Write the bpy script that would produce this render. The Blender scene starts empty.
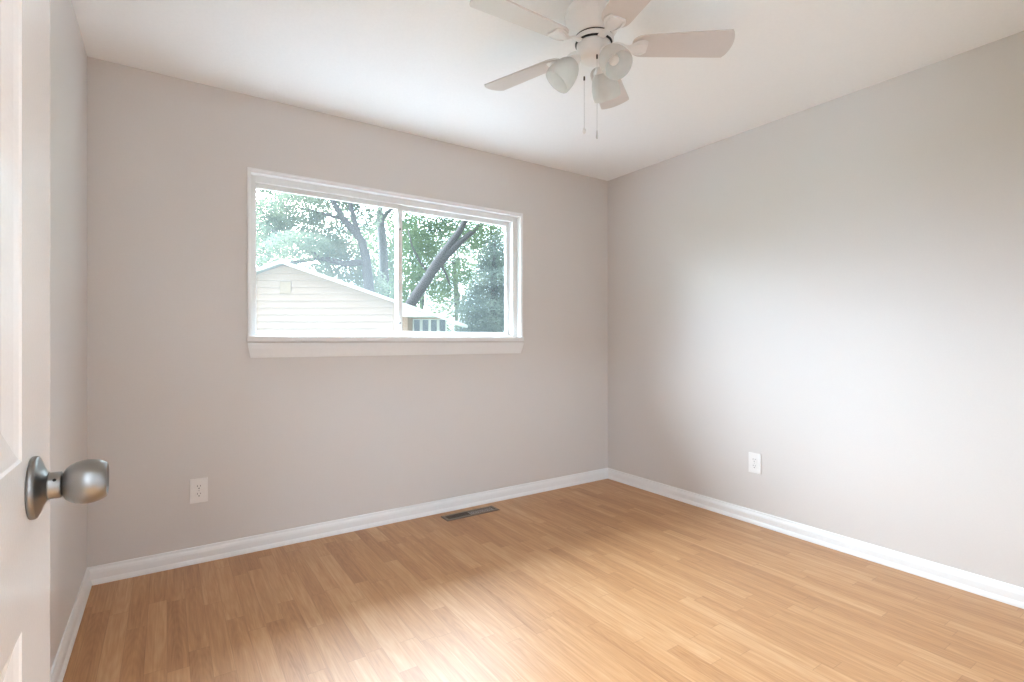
import bpy, bmesh, math, random
from mathutils import Vector, Matrix
random.seed(7)
scn = bpy.context.scene
C = scn.collection
PI = math.pi
R = math.radians

# ------------------------------------------------------------------ camera
YAW = math.atan2(.5585, .8295)
CAMZ = 1.13
cam_d = bpy.data.cameras.new('camera')
cam_d.sensor_width = 36.0
cam_d.lens = 512.4 / 1024 * 36.0
cam_d.shift_y = -0.0007
cam_d.clip_start = 0.02
cam_d.clip_end = 300
cam = bpy.data.objects.new('camera', cam_d)
C.objects.link(cam)
cam.location = (0, 0, CAMZ)
cam.rotation_euler = (PI / 2, 0, -YAW)
scn.camera = cam

# ------------------------------------------------------------------ view transform
scn.view_settings.view_transform = 'Standard'
scn.view_settings.look = 'None'
scn.view_settings.gamma = 1
scn.view_settings.exposure = 1.60
scn.view_settings.use_curve_mapping = False
cy = scn.cycles
cy.max_bounces = 14
cy.diffuse_bounces = 10
cy.glossy_bounces = 4
cy.transmission_bounces = 6
cy.transparent_max_bounces = 12
cy.caustics_reflective = False
cy.caustics_refractive = False
cy.sample_clamp_indirect = 6.0
cy.use_denoising = True

# ------------------------------------------------------------------ sky: bright thin overcast, brightest high up
SKY_BASE = 1.0       # even cloud cover
SKY_GLOW = 29.0      # wide bright area where the sun stands behind the cloud
w = bpy.data.worlds.new('overcast_sky'); scn.world = w
w.use_nodes = True
nt = w.node_tree; nt.nodes.clear()
out = nt.nodes.new('ShaderNodeOutputWorld')
bg = nt.nodes.new('ShaderNodeBackground')
tc = nt.nodes.new('ShaderNodeTexCoord')
sun_dir = Vector((-0.20, 1.0, 1.02)).normalized()
vd = nt.nodes.new('ShaderNodeVectorMath'); vd.operation = 'DOT_PRODUCT'
vd.inputs[1].default_value = sun_dir
mr = nt.nodes.new('ShaderNodeMapRange')
mr.interpolation_type = 'SMOOTHSTEP'
mr.inputs['From Min'].default_value = 0.54
mr.inputs['From Max'].default_value = 1.02
mr.inputs['To Min'].default_value = SKY_BASE
mr.inputs['To Max'].default_value = SKY_GLOW
nt.links.new(tc.outputs['Generated'], vd.inputs[0])
nt.links.new(vd.outputs['Value'], mr.inputs['Value'])
nt.links.new(mr.outputs[0], bg.inputs['Strength'])
bg.inputs['Color'].default_value = (0.76, 0.925, 1.085, 1)
nt.links.new(bg.outputs[0], out.inputs[0])

# sky sampling through the window opening
por_d = bpy.data.lights.new('window_portal', 'AREA')
por_d.shape = 'RECTANGLE'; por_d.size = 1.80; por_d.size_y = 0.92
por_d.cycles.is_portal = True
por = bpy.data.objects.new('window_portal', por_d); C.objects.link(por)
por.location = (1.25, 3.26, 1.58); por.rotation_euler = (-PI / 2, 0, 0)

HALL_FILL = 100.0  # strengths of the fill lights added behind the camera
SIDE_FILL = 16.0

# ------------------------------------------------------------------ materials
def lin(r, g, b):
    f = lambda c: (c / 255 / 12.92) if c / 255 <= .04045 else ((c / 255 + .055) / 1.055) ** 2.4
    return (f(r), f(g), f(b), 1)

def mat(name, col, rough=.5, metal=0, bump=0, bscale=60, **kw):
    m = bpy.data.materials.new(name); m.use_nodes = True
    n = m.node_tree.nodes; l = m.node_tree.links
    p = n['Principled BSDF']
    p.inputs['Base Color'].default_value = col
    p.inputs['Roughness'].default_value = rough
    p.inputs['Metallic'].default_value = metal
    for k, v in kw.items():
        p.inputs[k.replace('_', ' ')].default_value = v
    t = n.new('ShaderNodeTexCoord')
    ns = n.new('ShaderNodeTexNoise'); ns.inputs['Scale'].default_value = bscale
    ns.inputs['Detail'].default_value = 4
    l.new(t.outputs['Object'], ns.inputs['Vector'])
    mx = n.new('ShaderNodeMix'); mx.data_type = 'RGBA'
    mx.inputs['Factor'].default_value = .5
    mx.inputs['A'].default_value = col
    mx.inputs['B'].default_value = tuple(c * .95 for c in col[:3]) + (1,)
    l.new(ns.outputs['Fac'], mx.inputs['Factor'])
    l.new(mx.outputs['Result'], p.inputs['Base Color'])
    if bump:
        b = n.new('ShaderNodeBump'); b.inputs['Strength'].default_value = bump
        b.inputs['Distance'].default_value = .002
        l.new(ns.outputs['Fac'], b.inputs['Height']); l.new(b.outputs[0], p.inputs['Normal'])
    return m

M = {}
M['wall'] = mat('greige_wall_paint', lin(217, 212, 208.5), .36, bump=.12, bscale=140)
M['ceiling'] = mat('ceiling_paint', lin(246, 246, 246), .8, bump=.25, bscale=90)
M['trim'] = mat('white_trim_paint', lin(238, 238, 238), .35)
M['door'] = mat('door_paint', lin(244, 243, 242), .2, bump=.06, bscale=200)
M['vinyl'] = mat('white_vinyl', lin(228, 227, 225), .35)
M['plastic'] = mat('outlet_plastic', lin(238, 236, 234), .35)
M['slot'] = mat('dark_slot', lin(25, 24, 24), .6)
M['gap'] = mat('dark_gap', lin(60, 52, 45), .8)
M['nickel'] = mat('satin_nickel', lin(150, 149, 147), .30, metal=1)
M['steel'] = mat('chain_metal', lin(205, 205, 204), .4, metal=.1)
M['fan'] = mat('fan_white_enamel', lin(233, 232, 231), .3)
M['blade'] = mat('blade_finish', lin(214, 208, 205), .45)
M['blade_edge'] = mat('blade_edge_shadow_gap', lin(120, 110, 104), .6)
M['vent'] = mat('brown_register_metal', lin(128, 112, 98), .4, metal=.6)
M['ventdark'] = mat('duct_inside', lin(30, 26, 24), .8)
M['siding'] = mat('cream_vinyl_siding', lin(146, 116, 96), .6)
M['fascia'] = mat('white_fascia', lin(178, 176, 172), .5)
M['roof'] = mat('asphalt_shingle', lin(140, 138, 136), .9, bump=.6, bscale=30)
M['winglass'] = mat('dark_window_glass', lin(70, 78, 84), .12)
M['bark'] = mat('grey_bark', lin(62, 58, 57), .9, bump=.9, bscale=14)
M['grass'] = mat('lawn_grass', lin(104, 112, 90), .95, bump=.8, bscale=20)
M['bulbwarm'] = mat('brass_bulb_base', lin(215, 165, 90), .3, metal=.8)

def leafmat(name, c1, c2):
    m = bpy.data.materials.new(name); m.use_nodes = True
    n = m.node_tree.nodes; l = m.node_tree.links; n.clear()
    o = n.new('ShaderNodeOutputMaterial')
    t = n.new('ShaderNodeTexCoord'); ns = n.new('ShaderNodeTexNoise'); ns.inputs['Scale'].default_value = 1.3
    ns.inputs['Detail'].default_value = 5
    rp = n.new('ShaderNodeMapRange'); rp.inputs['From Min'].default_value = .35; rp.inputs['From Max'].default_value = .65
    mx = n.new('ShaderNodeMix'); mx.data_type = 'RGBA'
    mx.inputs['A'].default_value = c1; mx.inputs['B'].default_value = c2
    l.new(t.outputs['Object'], ns.inputs['Vector']); l.new(ns.outputs['Fac'], rp.inputs['Value'])
    l.new(rp.outputs[0], mx.inputs['Factor'])
    d = n.new('ShaderNodeBsdfDiffuse'); tr = n.new('ShaderNodeBsdfTranslucent'); s = n.new('ShaderNodeMixShader')
    s.inputs[0].default_value = .45
    l.new(mx.outputs['Result'], d.inputs[0]); l.new(mx.outputs['Result'], tr.inputs[0])
    l.new(d.outputs[0], s.inputs[1]); l.new(tr.outputs[0], s.inputs[2]); l.new(s.outputs[0], o.inputs[0])
    return m
M['leaf_maple'] = leafmat('maple_leaves', lin(108, 122, 90), lin(70, 90, 70))
M['leaf_light'] = leafmat('light_green_leaves', lin(122, 128, 106), lin(94, 106, 92))
M['leaf_conifer'] = leafmat('spruce_needles', lin(108, 116, 104), lin(76, 86, 82))

# window glass: thin, passes light, faint reflection
def glassmat(name, haze):
    m = bpy.data.materials.new(name); m.use_nodes = True
    n = m.node_tree.nodes; l = m.node_tree.links; n.clear()
    o = n.new('ShaderNodeOutputMaterial')
    tp = n.new('ShaderNodeBsdfTransparent'); tp.inputs[0].default_value = (.97, .985, .98, 1)
    gl = n.new('ShaderNodeBsdfGlossy'); gl.inputs['Roughness'].default_value = .02
    lw = n.new('ShaderNodeFresnel'); lw.inputs['IOR'].default_value = 1.35
    a = n.new('ShaderNodeMixShader')
    ge = n.new('ShaderNodeNewGeometry'); inv = n.new('ShaderNodeMath'); inv.operation = 'SUBTRACT'; inv.inputs[0].default_value = 1.0
    fm = n.new('ShaderNodeMath'); fm.operation = 'MULTIPLY'      # reflect on the outer face of each pane side only
    l.new(ge.outputs['Backfacing'], inv.inputs[1]); l.new(inv.outputs[0], fm.inputs[0]); l.new(lw.outputs[0], fm.inputs[1])
    l.new(fm.outputs[0], a.inputs[0]); l.new(tp.outputs[0], a.inputs[1]); l.new(gl.outputs[0], a.inputs[2])
    last = a
    if haze:
        # a translucent veil mixed in for the pale glare haze
        ns = n.new('ShaderNodeTexNoise'); ns.inputs['Scale'].default_value = 6
        mp = n.new('ShaderNodeMapRange'); mp.inputs['To Min'].default_value = haze * .8; mp.inputs['To Max'].default_value = haze * 1.2
        l.new(ns.outputs['Fac'], mp.inputs['Value'])
        td = n.new('ShaderNodeBsdfTranslucent'); td.inputs[0].default_value = (.9, .95, .97, 1)
        b = n.new('ShaderNodeMixShader')
        l.new(mp.outputs[0], b.inputs[0]); l.new(a.outputs[0], b.inputs[1]); l.new(td.outputs[0], b.inputs[2])
        last = b
    l.new(last.outputs[0], o.inputs[0])
    return m
M['glass'] = glassmat('window_glass', .005)
M['veil_glass'] = glassmat('glare_veil_glass', .016)

def frostmat():
    m = bpy.data.materials.new('frosted_lamp_glass'); m.use_nodes = True
    n = m.node_tree.nodes; l = m.node_tree.links; n.clear()
    o = n.new('ShaderNodeOutputMaterial')
    tl = n.new('ShaderNodeBsdfTranslucent'); tl.inputs[0].default_value = (.92, .93, .92, 1)
    df = n.new('ShaderNodeBsdfDiffuse'); df.inputs[0].default_value = (.88, .88, .87, 1)
    tp = n.new('ShaderNodeBsdfTransparent')
    gl = n.new('ShaderNodeBsdfGlossy'); gl.inputs['Roughness'].default_value = .18
    tc = n.new('ShaderNodeTexCoord'); ns = n.new('ShaderNodeTexNoise'); ns.inputs['Scale'].default_value = 25
    mp = n.new('ShaderNodeMapRange'); mp.inputs['To Min'].default_value = .22; mp.inputs['To Max'].default_value = .34
    l.new(tc.outputs['Object'], ns.inputs['Vector']); l.new(ns.outputs['Fac'], mp.inputs['Value'])
    a = n.new('ShaderNodeMixShader'); a.inputs[0].default_value = .45
    b = n.new('ShaderNodeMixShader'); c = n.new('ShaderNodeMixShader'); c.inputs[0].default_value = .07
    l.new(tl.outputs[0], a.inputs[1]); l.new(df.outputs[0], a.inputs[2])
    l.new(mp.outputs[0], b.inputs[0]); l.new(a.outputs[0], b.inputs[1]); l.new(tp.outputs[0], b.inputs[2])
    l.new(b.outputs[0], c.inputs[1]); l.new(gl.outputs[0], c.inputs[2]); l.new(c.outputs[0], o.inputs[0])
    return m
M['frost'] = frostmat()

def floormat():
    m = bpy.data.materials.new('laminate_oak_strips'); m.use_nodes = True
    n = m.node_tree.nodes; l = m.node_tree.links
    p = n['Principled BSDF']
    def math_(op, a, b=None, c=None):
        q = n.new('ShaderNodeMath'); q.operation = op
        for i, v in enumerate((a, b, c)):
            if v is None: continue
            if isinstance(v, (int, float)): q.inputs[i].default_value = v
            else: l.new(v, q.inputs[i])
        return q.outputs[0]
    tc = n.new('ShaderNodeTexCoord'); sp = n.new('ShaderNodeSeparateXYZ')
    l.new(tc.outputs['Object'], sp.inputs[0])
    x, y = sp.outputs['X'], sp.outputs['Y']
    W = .0655
    xs = math_('DIVIDE', x, W)
    col = math_('FLOOR', xs)
    fx = math_('FRACT', xs)
    wn = n.new('ShaderNodeTexWhiteNoise'); wn.noise_dimensions = '1D'; l.new(col, wn.inputs['W'])
    ys = math_('ADD', math_('DIVIDE', y, .56), math_('MULTIPLY', wn.outputs['Value'], 7.3))
    row = math_('FLOOR', ys); fy = math_('FRACT', ys)
    cb = n.new('ShaderNodeCombineXYZ'); l.new(col, cb.inputs[0]); l.new(row, cb.inputs[1])
    w2 = n.new('ShaderNodeTexWhiteNoise'); w2.noise_dimensions = '3D'; l.new(cb.outputs[0], w2.inputs['Vector'])
    rnd = w2.outputs['Value']
    # wood grain, stretched along the boards and shifted per strip
    off = math_('MULTIPLY', rnd, 37.0)
    gv = n.new('ShaderNodeCombineXYZ')
    l.new(math_('MULTIPLY', x, 36.0), gv.inputs[0])
    l.new(math_('ADD', math_('MULTIPLY', y, 1.5), off), gv.inputs[1])
    l.new(off, gv.inputs[2])
    g1 = n.new('ShaderNodeTexNoise'); g1.inputs['Scale'].default_value = 1.0; g1.inputs['Detail'].default_value = 6
    g1.inputs['Roughness'].default_value = .62; g1.inputs['Distortion'].default_value = .9
    l.new(gv.outputs[0], g1.inputs['Vector'])
    gv2 = n.new('ShaderNodeCombineXYZ')
    l.new(math_('MULTIPLY', x, 190.0), gv2.inputs[0])
    l.new(math_('ADD', math_('MULTIPLY', y, 7.0), off), gv2.inputs[1])
    g2 = n.new('ShaderNodeTexNoise'); g2.inputs['Scale'].default_value = 1.0; g2.inputs['Detail'].default_value = 3
    l.new(gv2.outputs[0], g2.inputs['Vector'])
    # cathedral figure
    wv = n.new('ShaderNodeTexWave'); wv.wave_type = 'RINGS'; wv.rings_direction = 'SPHERICAL'
    cx = n.new('ShaderNodeCombineXYZ')
    l.new(math_('MULTIPLY', math_('SUBTRACT', fx, .5), .9), cx.inputs[0])
    l.new(math_('MULTIPLY', math_('SUBTRACT', fy, rnd), .8), cx.inputs[1])
    l.new(rnd, cx.inputs[2])
    wv.inputs['Scale'].default_value = 3.2; wv.inputs['Distortion'].default_value = 5.0
    wv.inputs['Detail'].default_value = 2; wv.inputs['Detail Scale'].default_value = 1.2
    l.new(cx.outputs[0], wv.inputs['Vector'])
    ramp = n.new('ShaderNodeValToRGB')
    e = ramp.color_ramp.elements
    e[0].position = 0.0; e[0].color = lin(136, 86, 50)
    e[1].position = 1.0; e[1].color = lin(214, 174, 134)
    e2 = ramp.color_ramp.elements.new(.5); e2.color = lin(184, 136, 92)
    tone = math_('ADD', math_('MULTIPLY', rnd, .24), math_('MULTIPLY', g1.outputs['Fac'], .80))
    tone = math_('ADD', tone, math_('MULTIPLY', g2.outputs['Fac'], .36))
    tone = math_('ADD', tone, math_('MULTIPLY', wv.outputs['Fac'], .07))
    tone = math_('SUBTRACT', tone, .26)
    l.new(tone, ramp.inputs[0])
    # joints
    ex = math_('MINIMUM', fx, math_('SUBTRACT', 1.0, fx))
    jx = math_('LESS_THAN', ex, .012)
    ey = math_('MINIMUM', fy, math_('SUBTRACT', 1.0, fy))
    jy = math_('LESS_THAN', ey, .0022)
    j = math_('MULTIPLY', math_('MAXIMUM', jx, jy), .30)
    mx = n.new('ShaderNodeMix'); mx.data_type = 'RGBA'
    l.new(j, mx.inputs['Factor']); l.new(ramp.outputs[0], mx.inputs['A']); mx.inputs['B'].default_value = lin(112, 72, 44)
    l.new(mx.outputs['Result'], p.inputs['Base Color'])
    p.inputs['Roughness'].default_value = .42
    p.inputs['Specular IOR Level'].default_value = .5
    b = n.new('ShaderNodeBump'); b.inputs['Strength'].default_value = .08; b.inputs['Distance'].default_value = .001
    l.new(g2.outputs['Fac'], b.inputs['Height']); l.new(b.outputs[0], p.inputs['Normal'])
    return m
M['floor'] = floormat()

# ------------------------------------------------------------------ mesh helpers
def obj(name, bm, m, parent=None, smooth=False, loc=None, rot=None, **props):
    me = bpy.data.meshes.new(name)
    bmesh.ops.recalc_face_normals(bm, faces=bm.faces[:])
    bm.to_mesh(me); bm.free()
    me.materials.append(m)
    if smooth:
        for p in me.polygons: p.use_smooth = True
    o = bpy.data.objects.new(name, me); C.objects.link(o)
    if parent: o.parent = parent
    if loc: o.location = loc
    if rot: o.rotation_euler = rot
    for k, v in props.items(): o[k] = v
    return o

def empty(name, loc=(0, 0, 0), rot=(0, 0, 0), parent=None, **props):
    o = bpy.data.objects.new(name, None); C.objects.link(o)
    o.location = loc; o.rotation_euler = rot
    o.empty_display_size = .1
    if parent: o.parent = parent
    for k, v in props.items(): o[k] = v
    return o

def box(bm, x0, x1, y0, y1, z0, z1, bev=0):
    r = bmesh.ops.create_cube(bm, size=1)
    vs = r['verts']
    for v in vs:
        v.co = Vector((x0 + (v.co.x + .5) * (x1 - x0), y0 + (v.co.y + .5) * (y1 - y0), z0 + (v.co.z + .5) * (z1 - z0)))
    if bev:
        ed = list({e for v in vs for e in v.link_edges})
        bmesh.ops.bevel(bm, geom=ed, offset=bev, segments=2, affect='EDGES', profile=.6)
    return bm

def bx(*a, bev=0):
    return box(bmesh.new(), *a, bev=bev)

def sweep(bm, prof, p0, p1, nrm, up=Vector((0, 0, 1)), m0=0.0, m1=0.0):
    """extrude a (depth, height) profile from p0 to p1; m0 / m1 slide the ends by depth (mitres)."""
    p0, p1, nrm = Vector(p0), Vector(p1), Vector(nrm)
    d = (p1 - p0).normalized()
    a = [bm.verts.new(p0 + nrm * q[0] + up * q[1] + d * m0 * q[0]) for q in prof]
    b = [bm.verts.new(p1 + nrm * q[0] + up * q[1] - d * m1 * q[0]) for q in prof]
    n = len(prof)
    for i in range(n):
        j = (i + 1) % n
        bm.faces.new((a[i], a[j], b[j], b[i]))
    bm.faces.new(a); bm.faces.new(b[::-1])

def lathe(bm, prof, seg=40, mat4=None, close=True):
    """prof = [(r, z)...] revolved about Z."""
    rings = []
    for r, z in prof:
        if r < 1e-6:
            rings.append([bm.verts.new((0, 0, z))])
        else:
            rings.append([bm.verts.new((r * math.cos(2 * PI * k / seg), r * math.sin(2 * PI * k / seg), z)) for k in range(seg)])
    for i in range(len(rings) - 1):
        a, b = rings[i], rings[i + 1]
        for k in range(seg):
            k2 = (k + 1) % seg
            if len(a) == 1 and len(b) == 1: continue
            if len(a) == 1: bm.faces.new((a[0], b[k], b[k2]))
            elif len(b) == 1: bm.faces.new((a[k], a[k2], b[0]))
            else: bm.faces.new((a[k], a[k2], b[k2], b[k]))
    if mat4 is not None:
        vs = [v for r in rings for v in r]
        bmesh.ops.transform(bm, matrix=mat4, verts=vs)
    return bm

def tube(bm, pts, rads, seg=10, cap=True):
    pts = [Vector(p) for p in pts]
    rings = []
    up = Vector((0, 0, 1))
    for i, p in enumerate(pts):
        t = (pts[min(i + 1, len(pts) - 1)] - pts[max(i - 1, 0)]).normalized()
        a = t.cross(up)
        if a.length < 1e-3: a = t.cross(Vector((1, 0, 0)))
        a.normalize(); b = t.cross(a)
        r = rads[i] if isinstance(rads, (list, tuple)) else rads
        rings.append([bm.verts.new(p + (a * math.cos(2 * PI * k / seg) + b * math.sin(2 * PI * k / seg)) * r) for k in range(seg)])
    for i in range(len(rings) - 1):
        for k in range(seg):
            k2 = (k + 1) % seg
            bm.faces.new((rings[i][k], rings[i][k2], rings[i + 1][k2], rings[i + 1][k]))
    if cap:
        bm.faces.new(rings[0][::-1]); bm.faces.new(rings[-1])
    return bm

def struct(name, bm, m, **k):
    return obj(name, bm, m, kind='structure', **k)

# ------------------------------------------------------------------ room shell
XL, XR, YB, YN, ZC = -.306, 3.007, 3.056, .09, 2.44
WT = .16                     # back wall thickness
OX0, OX1, OZ0, OZ1 = .368, 2.134, 1.135, 2.036   # window opening
HX0, HX1, HY0, HY1 = -1.3, 2.3, -1.75, -.02      # hall behind the doorway
DX0, DX1, DZ = -.166, .665, 2.06                 # doorway

struct('floor', bx(HX0 - .1, XR + .12, HY0 - .1, YB + WT, -.12, 0), M['floor'])
struct('ceiling', bx(HX0 - .1, XR + .12, HY0 - .1, YB + WT, ZC, ZC + .12), M['ceiling'])
bm = bmesh.new()
box(bm, XL, OX0, YB, YB + WT, 0, ZC)
box(bm, OX1, XR, YB, YB + WT, 0, ZC)
box(bm, OX0, OX1, YB, YB + WT, 0, OZ0)
box(bm, OX0, OX1, YB, YB + WT, OZ1, ZC)
struct('wall_back', bm, M['wall'])
struct('wall_left', bx(XL - .12, XL, YN, YB + WT, 0, ZC), M['wall'])
struct('wall_right', bx(XR, XR + .12, YN, YB + WT, 0, ZC), M['wall'])
bm = bmesh.new()
box(bm, XL - .12, DX0 - .018, -.02, YN, 0, ZC)
box(bm, DX1 + .018, XR + .12, -.02, YN, 0, ZC)
box(bm, DX0 - .018, DX1 + .018, -.02, YN, DZ + .018, ZC)
struct('wall_front', bm, M['wall'])
struct('wall_hall_back', bx(HX0 - .1, HX1 + .1, HY0 - .1, HY0, 0, ZC), M['wall'])
struct('wall_hall_left', bx(HX0 - .1, HX0, HY0, -.02, 0, ZC), M['wall'])
struct('wall_hall_right', bx(HX1, HX1 + .1, HY0, -.02, 0, ZC), M['wall'])
bm = bmesh.new()
box(bm, HX0 - .1, XL - .12, -.02, YN, 0, ZC)
struct('wall_hall_front', bm, M['wall'])

# door lining and casing of the doorway
bm = bmesh.new()
box(bm, DX0 - .018, DX0, -.02, YN, 0, DZ + .018)
box(bm, DX1, DX1 + .018, -.02, YN, 0, DZ + .018)
box(bm, DX0, DX1, -.02, YN, DZ, DZ + .018)
for (y0, y1) in ((YN, YN + .012), (-.032, -.02)):
    box(bm, DX0 - .07, DX0 - .006, y0, y1, 0, DZ + .07)
    box(bm, DX1 + .006, DX1 + .07, y0, y1, 0, DZ + .07)
    box(bm, DX0 - .006, DX1 + .006, y0, y1, DZ + .006, DZ + .07)
struct('trim_1', bm, M['trim'])

# baseboards: ogee-topped board with a small shoe at the foot
BP = [(0, 0), (.019, 0), (.0185, .009), (.0155, .019), (.013, .024), (.0125, .052), (.0105, .062), (.007, .070), (.0055, .080), (0, .082)]
def baseboard(name, p0, p1, nrm, m0=1.0, m1=1.0):
    bm = bmesh.new(); sweep(bm, BP, p0, p1, nrm, m0=m0, m1=m1)
    struct(name, bm, M['trim'])
baseboard('baseboard_back', (XL, YB, 0), (XR, YB, 0), (0, -1, 0))
baseboard('baseboard_left', (XL, YN + .02, 0), (XL, YB, 0), (1, 0, 0), 0, 1)
baseboard('baseboard_right', (XR, YN, 0), (XR, YB, 0), (-1, 0, 0))
baseboard('baseboard_front', (DX1 + .07, YN, 0), (XR, YN, 0), (0, 1, 0), 0, 1)

# ------------------------------------------------------------------ window_1
win = empty('window_1', ((OX0 + OX1) / 2, YB, OZ0), kind='structure')
WO = Vector(win.location)
def wbm(boxes, bev=.0015):
    bm = bmesh.new()
    for b in boxes:
        box(bm, b[0] - WO.x, b[1] - WO.x, b[2] - WO.y, b[3] - WO.y, b[4] - WO.z, b[5] - WO.z, bev=bev)
    return bm
def ring(x0, x1, z0, z1, wl, wr, wb, wt, y0, y1):
    L = [(x0, x0 + wl, y0, y1, z0, z1), (x1 - wr, x1, y0, y1, z0, z1),
         (x0 + wl, x1 - wr, y0, y1, z1 - wt, z1)]
    if wb: L.append((x0 + wl, x1 - wr, y0, y1, z0, z0 + wb))
    return L
# casing: narrow stepped bead around the opening
L = ring(OX0 - .013, OX1 + .013, OZ0 + .018, OZ1 + .016, .010, .010, 0, .010, YB - .012, YB)
L += ring(OX0 - .003, OX1 + .003, OZ0 + .018, OZ1 + .006, .008, .008, 0, .014, YB - .006, YB + .004)
obj('casing', wbm(L, .001), M['trim'], win)
# jamb liner (the reveal)
obj('jamb_liner', wbm(ring(OX0, OX1, OZ0, OZ1, .004, .004, .012, .004, YB + .001, YB + .055), 0), M['vinyl'], win)
# vinyl frame face and its deeper track
L = ring(OX0 + .004, OX1 - .004, OZ0 + .012, OZ1 - .004, .030, .036, .022, .036, YB + .045, YB + .068)
L += ring(OX0 + .004, OX1 - .004, OZ0 + .012, OZ1 - .004, .022, .034, .016, .030, YB + .068, YB + .125)
obj('window_frame', wbm(L), M['vinyl'], win)
# stool and apron
obj('window_sill', wbm([(OX0 - .016, OX1 + .016, YB - .022, YB + .050, OZ0 - .013, OZ0 + .018)], .004), M['trim'], win)
bm = bmesh.new()
AP = [(0, -.104), (.006, -.104), (.008, -.096), (.010, -.085), (.016, -.055), (.018, -.036), (.018, -.024), (0, -.024)]
x0, x1 = OX0 - .013, OX1 + .013
def mit(h):   # ends taper towards the foot
    return max(0, (-.04 - h)) * .25
a = [bm.verts.new(Vector((x0 + mit(q[1]), YB - q[0], OZ0 + .005 + q[1])) - WO) for q in AP]
b = [bm.verts.new(Vector((x1 - mit(q[1]), YB - q[0], OZ0 + .005 + q[1])) - WO) for q in AP]
for i in range(len(AP)):
    j = (i + 1) % len(AP); bm.faces.new((a[i], a[j], b[j], b[i]))
bm.faces.new(a); bm.faces.new(b[::-1])
obj('apron', bm, M['trim'], win)
# sliding sash (left, inner track) and fixed sash (right, outer track)
XM = 1.243
zs0, zs1 = OZ0 + .034, OZ1 - .040
sy0, sy1 = YB + .070, YB + .092
sl = obj('sliding_sash', wbm(ring(OX0 + .028, XM + .012, zs0 - .004, zs1 + .004, .012, .030, .014, .030, sy0, sy1)), M['vinyl'], win)
fy0, fy1 = YB + .098, YB + .120
fx = obj('fixed_sash', wbm(ring(XM - .020, OX1 - .034, zs0 - .006, zs1 + .006, .038, .030, .026, .030, fy0, fy1)), M['vinyl'], win)
obj('glass_pane', wbm([(OX0 + .038, XM - .016, sy0 + .009, sy0 + .013, zs0 + .008, zs1 - .024)], 0), M['veil_glass'], sl, label='left window pane with a pale veil of glare')
obj('glass_pane', wbm([(XM + .016, OX1 - .062, fy0 + .009, fy0 + .013, zs0 + .018, zs1 - .022)], 0), M['glass'], fx, label='clear right window pane')
for zc, hh in ((1.86, .022), (1.265, .026)):
    bm = wbm([(XM - .012, XM - .005, sy0 - .010, sy0, zc - hh, zc + hh)], .001)
    obj('sash_latch', bm, M['vinyl'], sl)
    bm = wbm([(XM - .0105, XM - .0045, sy0 - .013, sy0 - .002, zc - hh - .004, zc - hh + .008)], .001)
    obj('latch_pin', bm, M['slot'], sl, label='small dark latch pin')

# ------------------------------------------------------------------ door_1 (open, almost flat to the left wall)
XD = -.129; DT = .035; DY0, DY1 = .100, .908; DH = 2.03
door = empty('door_1', (XD - DT, DY0, .012), kind='structure')
DW = DY1 - DY0
def door_mesh():
    bm = bmesh.new()
    st, mu = .159, .10
    pw = (DW - 2 * st - mu) / 2
    cols = [(st, st + pw), (DW - st - pw, DW - st)]
    rows = [(.20, .806), (.988, 1.62), (1.73, 1.91)]
    ys = [0, cols[0][0], cols[0][1], cols[1][0], cols[1][1], DW]
    zs = [0, rows[0][0], rows[0][1], rows[1][0], rows[1][1], rows[2][0], rows[2][1], DH]
    for side in (0, 1):
        X = lambda dep: (DT - dep) if side == 0 else dep
        cache = {}
        def V(y, z, dep=0):
            k = (round(y, 5), round(z, 5), round(dep, 5))
            if k not in cache: cache[k] = bm.verts.new((X(dep), y, z))
            return cache[k]
        for i in range(len(ys) - 1):
            for j in range(len(zs) - 1):
                y0, y1, z0, z1 = ys[i], ys[i + 1], zs[j], zs[j + 1]
                if i in (1, 3) and j in (1, 3, 5):
                    prev = [V(y0, z0), V(y1, z0), V(y1, z1), V(y0, z1)]
                    for ins, dep in ((.003, .0020), (.012, .0045), (.036, .0090), (.046, .0098), (.050, .0096), (.056, .0070), (.062, .0062)):
                        cur = [V(y0 + ins, z0 + ins, dep), V(y1 - ins, z0 + ins, dep), V(y1 - ins, z1 - ins, dep), V(y0 + ins, z1 - ins, dep)]
                        for k in range(4):
                            bm.faces.new((prev[k], prev[(k + 1) % 4], cur[(k + 1) % 4], cur[k]))
                        prev = cur
                    bm.faces.new(prev)
                else:
                    bm.faces.new((V(y0, z0), V(y1, z0), V(y1, z1), V(y0, z1)))
    # edges
    def q(a, b, c, d): bm.faces.new([bm.verts.new(p) for p in (a, b, c, d)])
    q((0, 0, 0), (DT, 0, 0), (DT, 0, DH), (0, 0, DH)); q((0, DW, 0), (DT, DW, 0), (DT, DW, DH), (0, DW, DH))
    q((0, 0, 0), (DT, 0, 0), (DT, DW, 0), (0, DW, 0)); q((0, 0, DH), (DT, 0, DH), (DT, DW, DH), (0, DW, DH))
    bmesh.ops.remove_doubles(bm, verts=bm.verts, dist=1e-5)
    return bm
obj('door_leaf', door_mesh(), M['door'], door)
KY, KZ = .796 - DY0, .9605 - .012
kn = empty('door_knob', (DT, KY, KZ), parent=door)
RX = Matrix.Rotation(PI / 2, 4, 'Y')      # lathe axis z -> +x
bm = bmesh.new()
lathe(bm, [(0, 0), (.0350, 0), (.0357, .0015), (.0356, .0045), (.0345, .0060), (.0325, .0070), (.0290, .0082), (.0225, .0105), (.0185, .0128), (.0160, .0148), (0, .0148)], 56, RX)
obj('rose', bm, M['nickel'], kn, smooth=True)
bm = bmesh.new()
lathe(bm, [(0, .013), (.0158, .0145), (.0152, .0165), (.0150, .0260), (.0138, .0268), (.0128, .0268), (.0128, .0280), (0, .0280)], 40, RX)
obj('neck', bm, M['nickel'], kn, smooth=True)
bm = bmesh.new()
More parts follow.
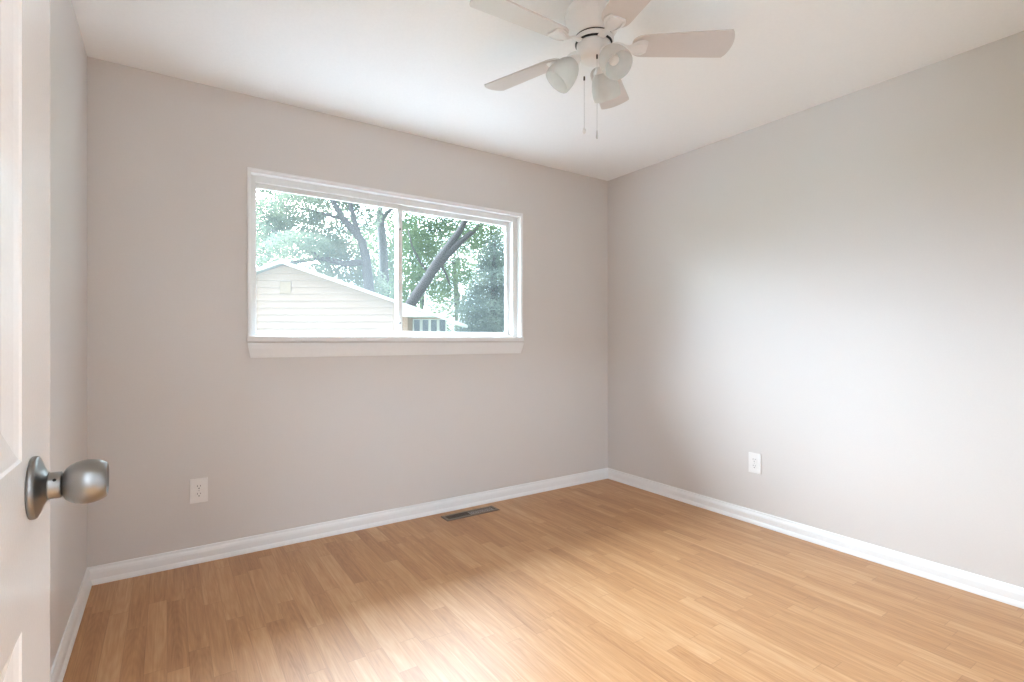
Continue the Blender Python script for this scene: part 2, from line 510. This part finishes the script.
lathe(bm, [(0, .0276), (.0130, .0276), (.0148, .0284), (.0185, .0305), (.0220, .0345), (.0243, .0395), (.0256, .0450), (.0260, .0500), (.0255, .0560),
           (.0240, .0615), (.0222, .0655), (.0205, .0682), (.0190, .0690), (.0172, .0686), (.0150, .0662), (.0090, .0648), (0, .0645)], 56, RX)
obj('knob_grip', bm, M['nickel'], kn, smooth=True)
bm = bmesh.new(); lathe(bm, [(0, 0), (.0017, 0), (.0017, .0008), (0, .0008)], 14)
obj('pin_hole', bm, M['slot'], kn, loc=(.0215, -.0125, .0084), rot=(R(56), 0, 0))
# strike side latch plate on the door edge
obj('latch_plate', bx(DT * .5 - .0125, DT * .5 + .0125, DW, DW + .0008, KZ - .028, KZ + .028), M['nickel'], door)
for hz in (.25, 1.02, 1.78):
    bm = bmesh.new(); tube(bm, [(-.004, -.006, hz - .045), (-.004, -.006, hz + .045)], .006, 12)
    obj('hinge', bm, M['nickel'], door)

# ------------------------------------------------------------------ outlets
def outlet(loc, rz, label):
    o = empty('wall_outlet', loc, (0, 0, rz), label=label, category='outlet', group='duplex outlets low on the walls')
    # local: face looks to -Y
    w2, h2, t = .0395, .062, .006
    bm = bx(-w2, w2, -t, 0, -h2, h2, bev=.0025)
    obj('cover_plate', bm, M['plastic'], o)
    for s in (1, -1):
        bm = bmesh.new()
        n = 24; r = .0172; hh = .0140
        ring_ = []
        for k in range(n):
            a = 2 * PI * k / n
            ring_.append((r * math.cos(a), max(-hh, min(hh, r * math.sin(a)))))
        a_ = [bm.verts.new((p[0], -t + .0005, p[1])) for p in ring_]
        b_ = [bm.verts.new((p[0] * .97, -t - .0022, p[1] * .97)) for p in ring_]
        for k in range(n):
            bm.faces.new((a_[k], a_[(k + 1) % n], b_[(k + 1) % n], b_[k]))
        bm.faces.new(b_)
        rc = obj('receptacle', bm, M['plastic'], o, loc=(0, 0, s * .0195))
        bm = bmesh.new()
        box(bm, -.0078, -.0056, -t - .0027, -t - .002, .0005, .0085)
        box(bm, .0054, .0076, -t - .0027, -t - .002, .0010, .0080)
        lathe(bm, [(0, 0), (.0026, 0), (.0026, .0007), (0, .0007)], 14, Matrix.Translation((0, -t - .002, -.0072)) @ Matrix.Rotation(PI / 2, 4, 'X'))
        obj('socket_slots', bm, M['slot'], rc)
    bm = bmesh.new(); lathe(bm, [(0, 0), (.003, 0), (.0026, .0012), (0, .0014)], 16, Matrix.Translation((0, -t, 0)) @ Matrix.Rotation(PI / 2, 4, 'X'))
    obj('cover_screw', bm, M['steel'], o)
    return o
outlet((.135, YB, .366), 0, 'white duplex outlet on the back wall, below the window near the left corner')
outlet((XR, 1.784, .3735), -PI / 2, 'white duplex outlet on the bright right wall above the baseboard')

# ------------------------------------------------------------------ floor register
fv = empty('floor_vent', (1.645, 2.925, 0), label='narrow brown metal floor register by the back wall baseboard', category='vent')
vl, vw = .195, .052
bm = bmesh.new()
def slope_ring(bm, ox, oy, ix, iy, z0, z1):
    A = [bm.verts.new((sx * ox, sy * oy, z0)) for sx, sy in ((-1, -1), (1, -1), (1, 1), (-1, 1))]
    B = [bm.verts.new((sx * (ox - .006), sy * (oy - .006), z1)) for sx, sy in ((-1, -1), (1, -1), (1, 1), (-1, 1))]
    Cc = [bm.verts.new((sx * ix, sy * iy, z1)) for sx, sy in ((-1, -1), (1, -1), (1, 1), (-1, 1))]
    D = [bm.verts.new((sx * ix, sy * iy, z0 + .0004)) for sx, sy in ((-1, -1), (1, -1), (1, 1), (-1, 1))]
    for P, Q in ((A, B), (B, Cc), (Cc, D)):
        for k in range(4): bm.faces.new((P[k], P[(k + 1) % 4], Q[(k + 1) % 4], Q[k]))
slope_ring(bm, vl, vw, vl - .022, vw - .024, 0, .005)
obj('flange', bm, M['vent'], fv)
obj('damper_recess', bx(-vl + .022, vl - .022, -vw + .024, vw - .024, .0002, .0012), M['ventdark'], fv)
for k in range(2):
    bm = bmesh.new()
    y = (-.010, .010)[k]
    box(bm, -vl + .022, vl - .022, y - .0012, y + .0012, .001, .0046)
    obj('louvre_bar', bm, M['vent'], fv)
bm = bmesh.new()
for k in range(25):
    x = -vl + .03 + k * (2 * vl - .06) / 24
    box(bm, x - .0012, x + .0012, -vw + .024, vw - .024, .001, .0042)
obj('cross_fins', bm, M['vent'], fv)
obj('damper_blade', bx(-.01, vl - .024, -vw + .026, vw - .026, .0012, .0022), M['steel'], fv, label='grey damper blade half closed')

# ------------------------------------------------------------------ ceiling fan
FX, FY = 1.401, 1.502
fan = empty('ceiling_fan', (FX, FY, ZC), label='white five-blade ceiling fan with three frosted lamp shades and pull chains', category='ceiling fan')
ZB = 2.29 - ZC            # blade plane relative to the ceiling
def fdir(phi):           # phi clockwise from the camera's forward direction
    a = PI / 2 - YAW - R(phi)
    return Vector((math.cos(a), math.sin(a), 0)), a
# motor housing, hugging the ceiling
bm = bmesh.new()
lathe(bm, [(0, 0), (.098, 0), (.104, -.004), (.110, -.014), (.113, -.028), (.112, -.044), (.106, -.062), (.096, -.082), (.086, -.098), (.080, -.108), (.078, -.114), (0, -.114)], 64)
obj('motor_housing', bm, M['fan'], fan, smooth=True)
bm = bmesh.new()
for k in range(32):      # cooling slits
    a = 2 * PI * k / 32
    ca, sa = math.cos(a), math.sin(a)
    for (r, z, r2, z2) in ((.1135, -.030, .1085, -.058),):
        p, q = Vector((ca * r, sa * r, z)), Vector((ca * r2, sa * r2, z2))
        tube(bm, [p, q], .0016, 6)
obj('housing_ribs', bm, M['fan'], fan)
bm = bmesh.new(); lathe(bm, [(0, -.112), (.074, -.112), (.074, -.119), (0, -.119)], 48)
obj('shadow_gap', bm, M['slot'], fan, label='dark gap between motor and blade hub')
bm = bmesh.new(); lathe(bm, [(0, -.118), (.072, -.118), (.078, -.121), (.079, -.130), (.075, -.137), (0, -.137)], 48)
obj('blade_hub', bm, M['fan'], fan, smooth=True)
bm = bmesh.new(); lathe(bm, [(0, -.1365), (.0735, -.1365), (.0725, -.1415), (0, -.1415)], 48)
obj('shadow_gap', bm, M['slot'], fan, label='dark ring above the light kit')
bm = bmesh.new()
lathe(bm, [(0, -.140), (.062, -.140), (.067, -.142), (.0675, -.150), (.066, -.175), (.062, -.190), (.052, -.203), (.030, -.211), (0, -.213)], 56)
obj('switch_housing', bm, M['fan'], fan, smooth=True)

def blade_mesh():
    bm = bmesh.new(); th = .0028
    r0, r1, w0, w1 = .150, .536, .056, .069
    out = []
    # root, rounded
    for t in (0, .06, .14, .24, .36, .5, .66, .84, 1):
        s = math.sin(t * PI / 2); c = 1 - math.cos(t * PI / 2)
        out.append((r0 + .055 * c, -w0 * (.36 + .64 * s) if t > 0 else -w0 * .36))
    bot = out[:]
    # along lower edge to the tip
    bot.append((r1 - .030, -w1))
    tip = []
    for k in range(0, 13):
        y = -w1 + 2 * w1 * k / 12
        cr = max(0, (abs(y) - (w1 - .014)) / .014)
        tip.append((r1 + .004 - .018 * (y / w1) ** 2 - .004 * cr ** 2, y))
    top = [(x, -y) for x, y in bot[::-1]]
    pts = bot + tip + top
    res = []
    for p in pts:
        if not res or (abs(res[-1][0] - p[0]) + abs(res[-1][1] - p[1])) > 1e-5: res.append(p)
    a = [bm.verts.new((x, y, th)) for x, y in res]; b = [bm.verts.new((x, y, -th)) for x, y in res]
    bm.faces.new(a); bm.faces.new(b[::-1])
    for i in range(len(res)):
        j = (i + 1) % len(res); bm.faces.new((a[i], b[i], b[j], a[j]))
    return bm
def iron_mesh():
    bm = bmesh.new()
    # curved bracket from the hub to the blade, then a shield-shaped plate under the blade
    P = [(.070, .016, .004), (.090, .0155, .006), (.108, .013, .004), (.124, .012, -.004), (.138, .016, -.009), (.150, .024, -.010),
         (.163, .034, -.0095), (.178, .040, -.0085), (.192, .040, -.0075), (.205, .032, -.0065), (.2085, .028, -.006)]
    up, dn = [], []
    for x, hw, z in P:
        up.append([bm.verts.new((x, -hw, z + .0022)), bm.verts.new((x, -hw * .5, z + .0022)), bm.verts.new((x, hw * .5, z + .0022)), bm.verts.new((x, hw, z + .0022))])
        dn.append([bm.verts.new((x, -hw, z - .0012)), bm.verts.new((x, -hw * .5, z - .0045)), bm.verts.new((x, hw * .5, z - .0045)), bm.verts.new((x, hw, z - .0012))])
    for i in range(len(P) - 1):
        for k in range(3):
            bm.faces.new((up[i][k], up[i][k + 1], up[i + 1][k + 1], up[i + 1][k]))
            bm.faces.new((dn[i][k + 1], dn[i][k], dn[i + 1][k], dn[i + 1][k + 1]))
        for k in (0, 3):
            bm.faces.new((up[i][k], up[i + 1][k], dn[i + 1][k], dn[i][k]))
    for i in (0, -1):
        bm.faces.new(up[i] + dn[i][::-1])
    # raised scroll lines
    for s in (-1, 1):
        tube(bm, [(.142, s * .010, -.0150), (.158, s * .022, -.0150), (.176, s * .029, -.0140), (.196, s * .027, -.0120)], [.002, .0026, .0026, .0018], 6)
    return bm
bl_me = None
for k in range(5):
    d, a = fdir(20.6 + 72 * k)
    bl = obj('fan_blade', blade_mesh(), M['blade'], fan) if k == 0 else bl0.copy()
    ir = obj('blade_iron', iron_mesh(), M['fan'], fan, smooth=False) if k == 0 else ir0.copy()
    if k == 0:
        bl0, ir0 = bl, ir
    else:
        C.objects.link(bl); C.objects.link(ir)
    mt = Matrix.Translation((0, 0, ZB)) @ Matrix.Rotation(a, 4, 'Z')
    pitch = Matrix.Rotation(R(-12), 4, 'X')
    bl.parent = fan; ir.parent = fan
    bl.matrix_local = mt @ pitch
    ir.matrix_local = mt @ Matrix.Rotation(R(-9), 4, 'X')

# lamps: arm, socket, frosted shade, bulb
def shade_bm():
    bm = bmesh.new()
    prof = [(.021, .000), (.027, .004), (.036, .013), (.045, .027), (.0510, .043), (.0548, .060), (.0568, .076), (.0572, .092), (.0562, .104), (.0550, .107)]
    inner = [(r - .0022, z) for r, z in prof[::-1]]
    lathe(bm, prof + inner, 48)
    return bm
shade0 = None
for phi in (32, 150, 268):
    d, a = fdir(phi)
    lamp = empty('lamp_arm', (0, 0, 0), parent=fan)
    ax = (d * .68 + Vector((0, 0, -.82))).normalized()        # shade axis, outwards and down
    ctr = d * .118 + Vector((0, 0, 2.184 - ZC))
    base = ctr - ax * .062                                     # neck of the shade
    q = ax.to_track_quat('Z', 'Y').to_matrix().to_4x4()
    T = Matrix.Translation(base) @ q
    bm = bmesh.new()
    tube(bm, [d * .045 + Vector((0, 0, -.186)), d * .058 + Vector((0, 0, -.188)), base - ax * .020], [.014, .013, .013], 16)
    lathe(bm, [(0, -.026), (.015, -.026), (.019, -.022), (.0215, -.010), (.0265, -.002), (.0275, .006), (.0262, .009), (.0225, .009), (.0225, .002), (0, .002)], 32, T)
    so = obj('lamp_socket', bm, M['fan'], lamp, smooth=True)
    if shade0 is None:
        sh = shade0 = obj('lamp_shade', shade_bm(), M['frost'], lamp, smooth=True)
    else:
        sh = shade0.copy(); C.objects.link(sh); sh.parent = lamp
    sh.matrix_local = Matrix.Translation(base) @ q @ Matrix.Translation((0, 0, .001))
    bm = bmesh.new()
    lathe(bm, [(0, .034), (.010, .034), (.0120, .039), (.0175, .050), (.0200, .060), (.0185, .070), (.011, .078), (0, .080)], 28, T)
    obj('bulb', bm, M['plastic'], lamp, smooth=True)
    bm = bmesh.new()
    lathe(bm, [(0, .003), (.012, .003), (.012, .035), (0, .035)], 20, T)
    obj('bulb_base', bm, M['bulbwarm'], lamp, smooth=True)

# pull chains
def chain(phi, r, z0, z1, fob):
    d, a = fdir(phi)
    p = d * r
    bm = bmesh.new()
    L = z0 - z1; n = int(L / .0046)
    for k in range(n):
        z = z0 - k * L / n - ZC
        bmesh.ops.create_icosphere(bm, subdivisions=1, radius=.0016, matrix=Matrix.Translation((p.x, p.y, z)))
    tube(bm, [(p.x, p.y, z0 - ZC), (p.x, p.y, z1 - ZC)], .0007, 5)
    c = obj('pull_chain', bm, M['steel'], fan)
    bm = bmesh.new()
    lathe(bm, [(0, .010), (.0028, .009), (.0034, .004), (.0034, -.006), (0, -.007)], 14, Matrix.Translation((p.x, p.y, z0 - ZC)))
    obj('chain_coupling', bm, M['gap'], c)
    bm = bmesh.new()
    lathe(bm, [(0, .004), (.0018, .004), (.0022, -.001), (0, -.001)], 12, Matrix.Translation((p.x, p.y, z1 - ZC)))
    if fob == 'ball':
        lathe(bm, [(0, 0), (.0045, -.002), (.0072, -.007), (.0076, -.012), (.0060, -.018), (.003, -.021), (0, -.022)], 20, Matrix.Translation((p.x, p.y, z1 - ZC)))
    else:
        lathe(bm, [(0, 0), (.0026, -.001), (.0030, -.008), (.0040, -.016), (.0042, -.024), (.0030, -.028), (0, -.029)], 16, Matrix.Translation((p.x, p.y, z1 - ZC)))
    obj('chain_fob', bm, M['plastic'] if fob == 'ball' else M['steel'], c, smooth=True)
chain(222, .066, 2.140, 1.948, 'ball')
chain(178, .066, 2.215, 1.930, 'bell')

# ------------------------------------------------------------------ added fill lights (unseen, in the hall behind the camera)
hl = empty('hall_fill_light', (-.38, -.95, ZC), label='round fill light added under the unseen hall ceiling', category='fill light')
bm = bmesh.new(); lathe(bm, [(0, 0), (.17, 0), (.175, -.012), (.165, -.022), (0, -.022)], 48)
obj('fill_base', bm, M['nickel'], hl, smooth=True)
m = bpy.data.materials.new('fill_bowl_glow'); m.use_nodes = True
p = m.node_tree.nodes['Principled BSDF']
p.inputs['Emission Color'].default_value = (.69, .90, 1.10, 1); p.inputs['Emission Strength'].default_value = HALL_FILL
bm = bmesh.new(); lathe(bm, [(.155, -.022), (.152, -.045), (.13, -.07), (.09, -.088), (.04, -.096), (0, -.098)], 48)
obj('fill_bowl', bm, m, hl, smooth=True)

wl = empty('side_fill_light', (-1.0, -.52, 0), label='drum-shaped fill light added on a pole in the unseen hall', category='floor lamp')  # second invented light, fills the right wall through the doorway
bm = bmesh.new(); lathe(bm, [(0, 0), (.14, 0), (.14, .012), (.12, .02), (.02, .028), (0, .028)], 40)
obj('base', bm, M['nickel'], wl, smooth=True)
bm = bmesh.new(); tube(bm, [(0, 0, .02), (0, 0, 1.60)], .011, 16)
obj('pole', bm, M['nickel'], wl, smooth=True)
m2 = m.copy(); m2.name = 'fill_drum_glow'
m2.node_tree.nodes['Principled BSDF'].inputs['Emission Color'].default_value = (.69, .90, 1.10, 1)
m2.node_tree.nodes['Principled BSDF'].inputs['Emission Strength'].default_value = SIDE_FILL
bm = bmesh.new(); lathe(bm, [(.20, 1.38), (.21, 1.38), (.185, 1.82), (.175, 1.82), (.20, 1.38)], 48)
obj('lamp_shade', bm, m2, wl, smooth=True)

# ------------------------------------------------------------------ outdoors
GZ = -.6
struct('ground', bx(-60, 80, YB + WT + .02, 110, GZ - .2, GZ), M['grass'])
struct('bounce_slab', bx(-14, 16, YB + WT + .3, 8, GZ - .1, GZ + .02), mat('bounce_slab_grey', lin(118, 118, 118), .8, bump=.3, bscale=20))  # unseen slab, added to bounce neutral daylight onto the ceiling
FWD = Vector((.5585, .8295, 0)); RGT = Vector((.8295, -.5585, 0))
def place(px, D, py=None):
    """point in the world from a bearing in the photograph and a distance."""
    p = FWD * D + RGT * ((px - 512) / 512.4 * D)
    z = CAMZ + (340.3 - (py if py is not None else 340.3)) / 512.4 * D
    return Vector((p.x, p.y, z))

# our own eave above the window
bm = bmesh.new()
box(bm, -6, 6, YB + WT, YB + WT + .58, 2.26, 2.30)
box(bm, -6, 6, YB + WT + .58, YB + WT + .61, 2.22, 2.40)
struct('trim_2', bm, M['fascia'])

# neighbour's house; its local axes: x along the gable wall, y away from us
HD = 14.0
pk = place(287, HD, 264)
house = empty('neighbour_house', (pk.x, pk.y, GZ), (0, 0, -YAW), label='cream-sided house with a low white gable seen through the window', category='house')
ph = pk.z - GZ                               # peak height above ground
HWD = 3.28; SL = .352                        # half width, roof slope
eh = ph - HWD * SL
bm = bmesh.new()
v = [(-HWD, 0), (HWD, 0), (HWD, eh), (0, ph), (-HWD, eh)]
# lapped boards: each course leans out towards its foot
course = .187; z = 0
while z < ph - .02:
    z2 = min(z + course, ph - .01)
    def half(zz): return HWD if zz <= eh else max(.02, (ph - zz) / SL)
    a, b = half(z), half(z2)
    V = [bm.verts.new(c) for c in ((-a, -.045, z), (a, -.045, z), (b, -.004, z2), (-b, -.004, z2), (-a, 0, z), (a, 0, z))]
    bm.faces.new(V[:4]); bm.faces.new((V[4], V[5], V[1], V[0]))
    z = z2
box(bm, -HWD, HWD, .0, 3.6, 0, eh)
obj('siding_wall', bm, M['siding'], house)
# attic vent on the gable
obj('gable_vent', bx(-.17, .13, -.055, .0, ph - .82, ph - .48, bev=.01), mat('vent_beige', lin(136, 108, 84), .7), house)
# roof planes with overhang
bm = bmesh.new()
ov = .35; EX = 1.25
for s, ext in ((-1, .35), (1, EX)):
    x1 = HWD + ext; z1 = ph + .06 - x1 * SL
    P = [(0, -ov, ph + .06), (s * x1, -ov, z1), (s * x1, 3.6, z1), (0, 3.6, ph + .06)]
    T_ = [bm.verts.new(p) for p in P]; B_ = [bm.verts.new((p[0], p[1], p[2] - .03)) for p in P]
    bm.faces.new(T_); bm.faces.new(B_[::-1])
    for k in range(4): bm.faces.new((T_[k], T_[(k + 1) % 4], B_[(k + 1) % 4], B_[k]))
obj('roof', bm, M['roof'], house)
bm = bmesh.new()
for s, ext in ((-1, .35), (1, EX)):
    x1 = HWD + ext; z1 = ph + .065 - x1 * SL
    P = [(0, ph + .065), (s * x1, z1), (s * x1, z1 - .07), (0, ph - .035)]
    f_ = [bm.verts.new((p[0], -ov - .03, p[1])) for p in P]; g_ = [bm.verts.new((p[0], -ov, p[1])) for p in P]
    bm.faces.new(f_); bm.faces.new(g_[::-1])
    for k in range(4): bm.faces.new((f_[k], f_[(k + 1) % 4], g_[(k + 1) % 4], g_[k]))
obj('rake_board', bm, M['fascia'], house)
# porch side: boxed soffit, glazed wall set back under the eave, gutter
sx1 = HWD + EX
bm = bmesh.new()
zt = ph - sx1 * SL
sz = 1.76 - GZ                      # underside of the boxed eave, above ground
xe = (ph - .02 - sz) / SL
P = [(HWD - .05, sz), (xe, sz), (HWD - .05, ph - .02 - (HWD - .05) * SL)]
f_ = [bm.verts.new((p[0], -ov, p[1])) for p in P]; g_ = [bm.verts.new((p[0], 3.6, p[1])) for p in P]
bm.faces.new(f_); bm.faces.new(g_[::-1])
for k in range(3): bm.faces.new((f_[k], f_[(k + 1) % 3], g_[(k + 1) % 3], g_[k]))
obj('boxed_eave', bm, M['fascia'], house)
bm = bmesh.new(); box(bm, sx1, sx1 + .10, -ov - .02, 3.6, zt - .07, zt + .04, bev=.02)
obj('gutter', bm, M['fascia'], house)
bm = bmesh.new()
box(bm, HWD - .02, HWD + .02, -.02, .5, 0, sz)
box(bm, HWD + .02, HWD + 1.02, .5, .6, 0, sz - .46)
box(bm, HWD + .02, HWD + 1.02, .5, .6, sz - .03, sz)
obj('porch_wall', bm, M['siding'], house)
for k in range(4):
    x = HWD + .06 + k * .24
    bm = bmesh.new()
    for b in ring(x, x + .235, sz - .46, sz - .03, .035, .035, .035, .02, .49, .56): box(bm, *b)
    wf = obj('porch_window', bm, M['fascia'], house)
    obj('pane', bx(x + .03, x + .205, .52, .53, sz - .43, sz - .05), M['winglass'], wf)

# trees
def leaf_cloud(bm, centres, n, size, flat=.6, droop=0):
    """small folded leaves scattered through ellipsoid clumps (centre, radii)."""
    tot = sum(r[0] * r[1] * r[2] for _, r in centres)
    for c, r in centres:
        k = int(n * r[0] * r[1] * r[2] / tot)
        for _ in range(k):
            while True:
                q = Vector((random.uniform(-1, 1), random.uniform(-1, 1), random.uniform(-1, 1)))
                if q.length < 1: break
            p = c + Vector((q.x * r[0], q.y * r[1], q.z * r[2]))
            s = size * random.uniform(.6, 1.3)
            u = Vector((random.gauss(0, 1), random.gauss(0, 1), random.gauss(0, flat))).normalized()
            t = u.cross(Vector((random.gauss(0, 1), random.gauss(0, 1), random.gauss(0, 1)))).normalized()
            if droop: u = (u + Vector((0, 0, -droop))).normalized()
            nn = u.cross(t)
            a = bm.verts.new(p - u * s); b = bm.verts.new(p + t * s * .55 + nn * s * .18)
            d = bm.verts.new(p + u * s); e = bm.verts.new(p - t * s * .55 + nn * s * .18)
            bm.faces.new((a, b, d)); bm.faces.new((a, d, e))

def tree(name, label, base, trunks, clumps, n, size, leaf, **k):
    t = empty(name, base, label=label, category='tree', group=k.get('group', 'trees beyond the neighbour house'))
    bm = bmesh.new()
    for pts, rads in trunks:
        tube(bm, [Vector(p) - Vector(base) for p in pts], rads, 10)
    obj('trunk', bm, M['bark'], t, smooth=True)
    bm = bmesh.new()
    leaf_cloud(bm, [(c - Vector(base), r) for c, r in clumps], n, size, droop=k.get('droop', 0))
    obj('foliage', bm, M[leaf], t)
    return t

def path(D, pts):
    return [place(x, D + (q[2] if len(q) > 2 else 0), y) for q in pts for x, y in [(q[0], q[1])]]

def clumps(D, spots, jit=1.0):
    L = []
    for x, y, rx, rz, dd in spots:
        c = place(x, D + dd, y)
        k = (D + dd) / 512.4
        L.append((c, (rx * k, max(.8, rx * k * .9), rz * k)))
    return L
# forked maple left of centre
D1 = 21.0
b1 = place(372, D1); b1.z = GZ
tree('maple_tree', 'airy pale green maple with a forked leaning trunk behind the gable', b1,
     [(path(D1, [(374, 394), (369, 290), (366, 258), (362, 241), (353, 230), (343, 219), (333, 201), (322, 176), (312, 140)]), [.26, .22, .18, .17, .15, .13, .10, .07, .04]),
      (path(D1, [(359, 236), (356, 226), (351, 208), (347, 188), (345, 150)]), [.12, .11, .09, .07, .03]),
      (path(D1, [(366, 262), (345, 264), (322, 258), (304, 247), (288, 238), (270, 230)]), [.14, .12, .12, .11, .09, .05]),
      (path(D1, [(322, 258), (296, 262), (276, 268), (256, 278)]), [.08, .08, .07, .05]),
      (path(D1, [(343, 219), (325, 214), (305, 209), (280, 205)]), [.07, .05, .04, .02])],
     clumps(D1, [(272, 215, 26, 16, 1), (300, 208, 30, 18, 0), (328, 232, 26, 20, 1), (300, 246, 34, 14, -1), (345, 262, 30, 20, 1),
                 (268, 250, 20, 16, 1), (338, 196, 30, 14, 2), (362, 214, 20, 22, 2), (318, 276, 24, 12, 0), (365, 284, 24, 18, 1),
                 (290, 180, 46, 20, 2), (350, 165, 46, 24, 1), (262, 232, 14, 12, 0), (285, 228, 24, 14, 1), (330, 250, 20, 14, 2)]), 60000, .055, 'leaf_light')
# straight trunked tree beside it
D2 = 26.0
b2 = place(385, D2); b2.z = GZ
tree('maple_tree', 'tall tree with a thick upright trunk just left of the window meeting rail', b2,
     [(path(D2, [(386, 394), (385, 300), (383, 250), (380, 215), (380, 185), (381, 140)]), [.30, .26, .22, .20, .18, .12]),
      (path(D2, [(380, 222), (388, 212), (395, 207), (404, 200), (420, 185)]), [.10, .09, .08, .06, .04])],
     clumps(D2, [(378, 282, 24, 26, 1), (392, 250, 16, 26, 1.5), (370, 245, 18, 20, 2), (402, 214, 22, 18, 1), (380, 180, 40, 24, 2), (390, 300, 26, 20, 0)]),
     24000, .055, 'leaf_maple')
# leaning double trunk seen through the right pane
D3 = 20.0
b3 = place(396, D3); b3.z = GZ
tree('leaning_tree', 'green tree with a thick trunk leaning right through the right window pane', b3,
     [(path(D3, [(384, 394), (398, 325), (412, 302), (424, 284), (438, 262), (450, 244), (459, 232), (470, 212), (486, 180)]), [.26, .24, .21, .20, .20, .14, .12, .10, .06]),
      (path(D3, [(436, 268), (447, 255), (458, 244), (470, 234), (484, 222), (500, 205)]), [.16, .15, .13, .10, .08, .05]),
      (path(D3, [(440, 262), (446, 274), (450, 285)]), [.05, .04, .03]),
      (path(D3, [(430, 275), (420, 262), (412, 246), (408, 230)]), [.05, .04, .03, .02])],
     clumps(D3, [(415, 228, 20, 14, 1), (440, 220, 22, 12, 1.5), (424, 258, 18, 16, 2), (412, 280, 16, 16, 1), (438, 290, 22, 14, 1.5),
                 (458, 272, 20, 14, 2), (470, 238, 18, 16, 2), (490, 225, 22, 14, 0), (440, 190, 50, 20, 2), (500, 195, 34, 16, 1), (432, 238, 22, 14, 2.5), (455, 228, 20, 12, 3), (418, 244, 20, 16, 3), (486, 238, 18, 14, 1), (497, 258, 14, 16, 2)]),
     27000, .055, 'leaf_maple')
# spruce at the right of the window
D4 = 19.5
b4 = place(493, D4); b4.z = GZ
sp = []
for i in range(15):
    t = i / 14
    sp.append((493 + random.uniform(-6, 6), 350 - 112 * t, 42 * (1 - t) ** .8 + 6, 11, random.uniform(-.6, .6)))
tree('spruce_tree', 'dense blue-green spruce filling the right edge of the window view', b4,
     [(path(D4, [(493, 394), (494, 300), (494, 270), (495, 240)]), [.18, .15, .10, .04])],
     clumps(D4, sp), 34000, .045, 'leaf_conifer', droop=.4)
# wood behind: rounded background trees
D5 = 30.0
back = [(262, 14, 1), (330, 20, 0), (392, 14, 2), (420, -4, 1), (455, 6, 0), (500, -6, 2)]
labs = ['low hazy tree far behind the left slope of the gable',
        'rounded pale tree far behind the forked maple',
        'far bushy tree behind the upright trunk',
        'far green tree filling the gap under the leaning trunk',
        'far tree right of the leaning trunk',
        'far dark green tree behind the spruce']
for (x, up, kk), lb, far in zip(back, labs, (0, 6, 1, 9, 3, 12)):
    b = place(x, D5 + far); b.z = GZ
    y0 = 222 - up
    tree('background_tree', lb, b,
         [(path(D5 + far, [(x, 374), (x + 2, 300), (x - 1, 262)]), [.25, .2, .1])],
         clumps(D5 + far, [(x, y0 + 20, 30, 34, 0), (x - 18, y0 + 44, 24, 30, 1), (x + 18, y0 + 46, 24, 30, 1), (x + 4, y0 + 75, 30, 26, 0), (x, y0 + 104, 32, 20, -1)]),
         7000, .10, 'leaf_maple' if kk else 'leaf_light', group='trees of the wood far behind the house')
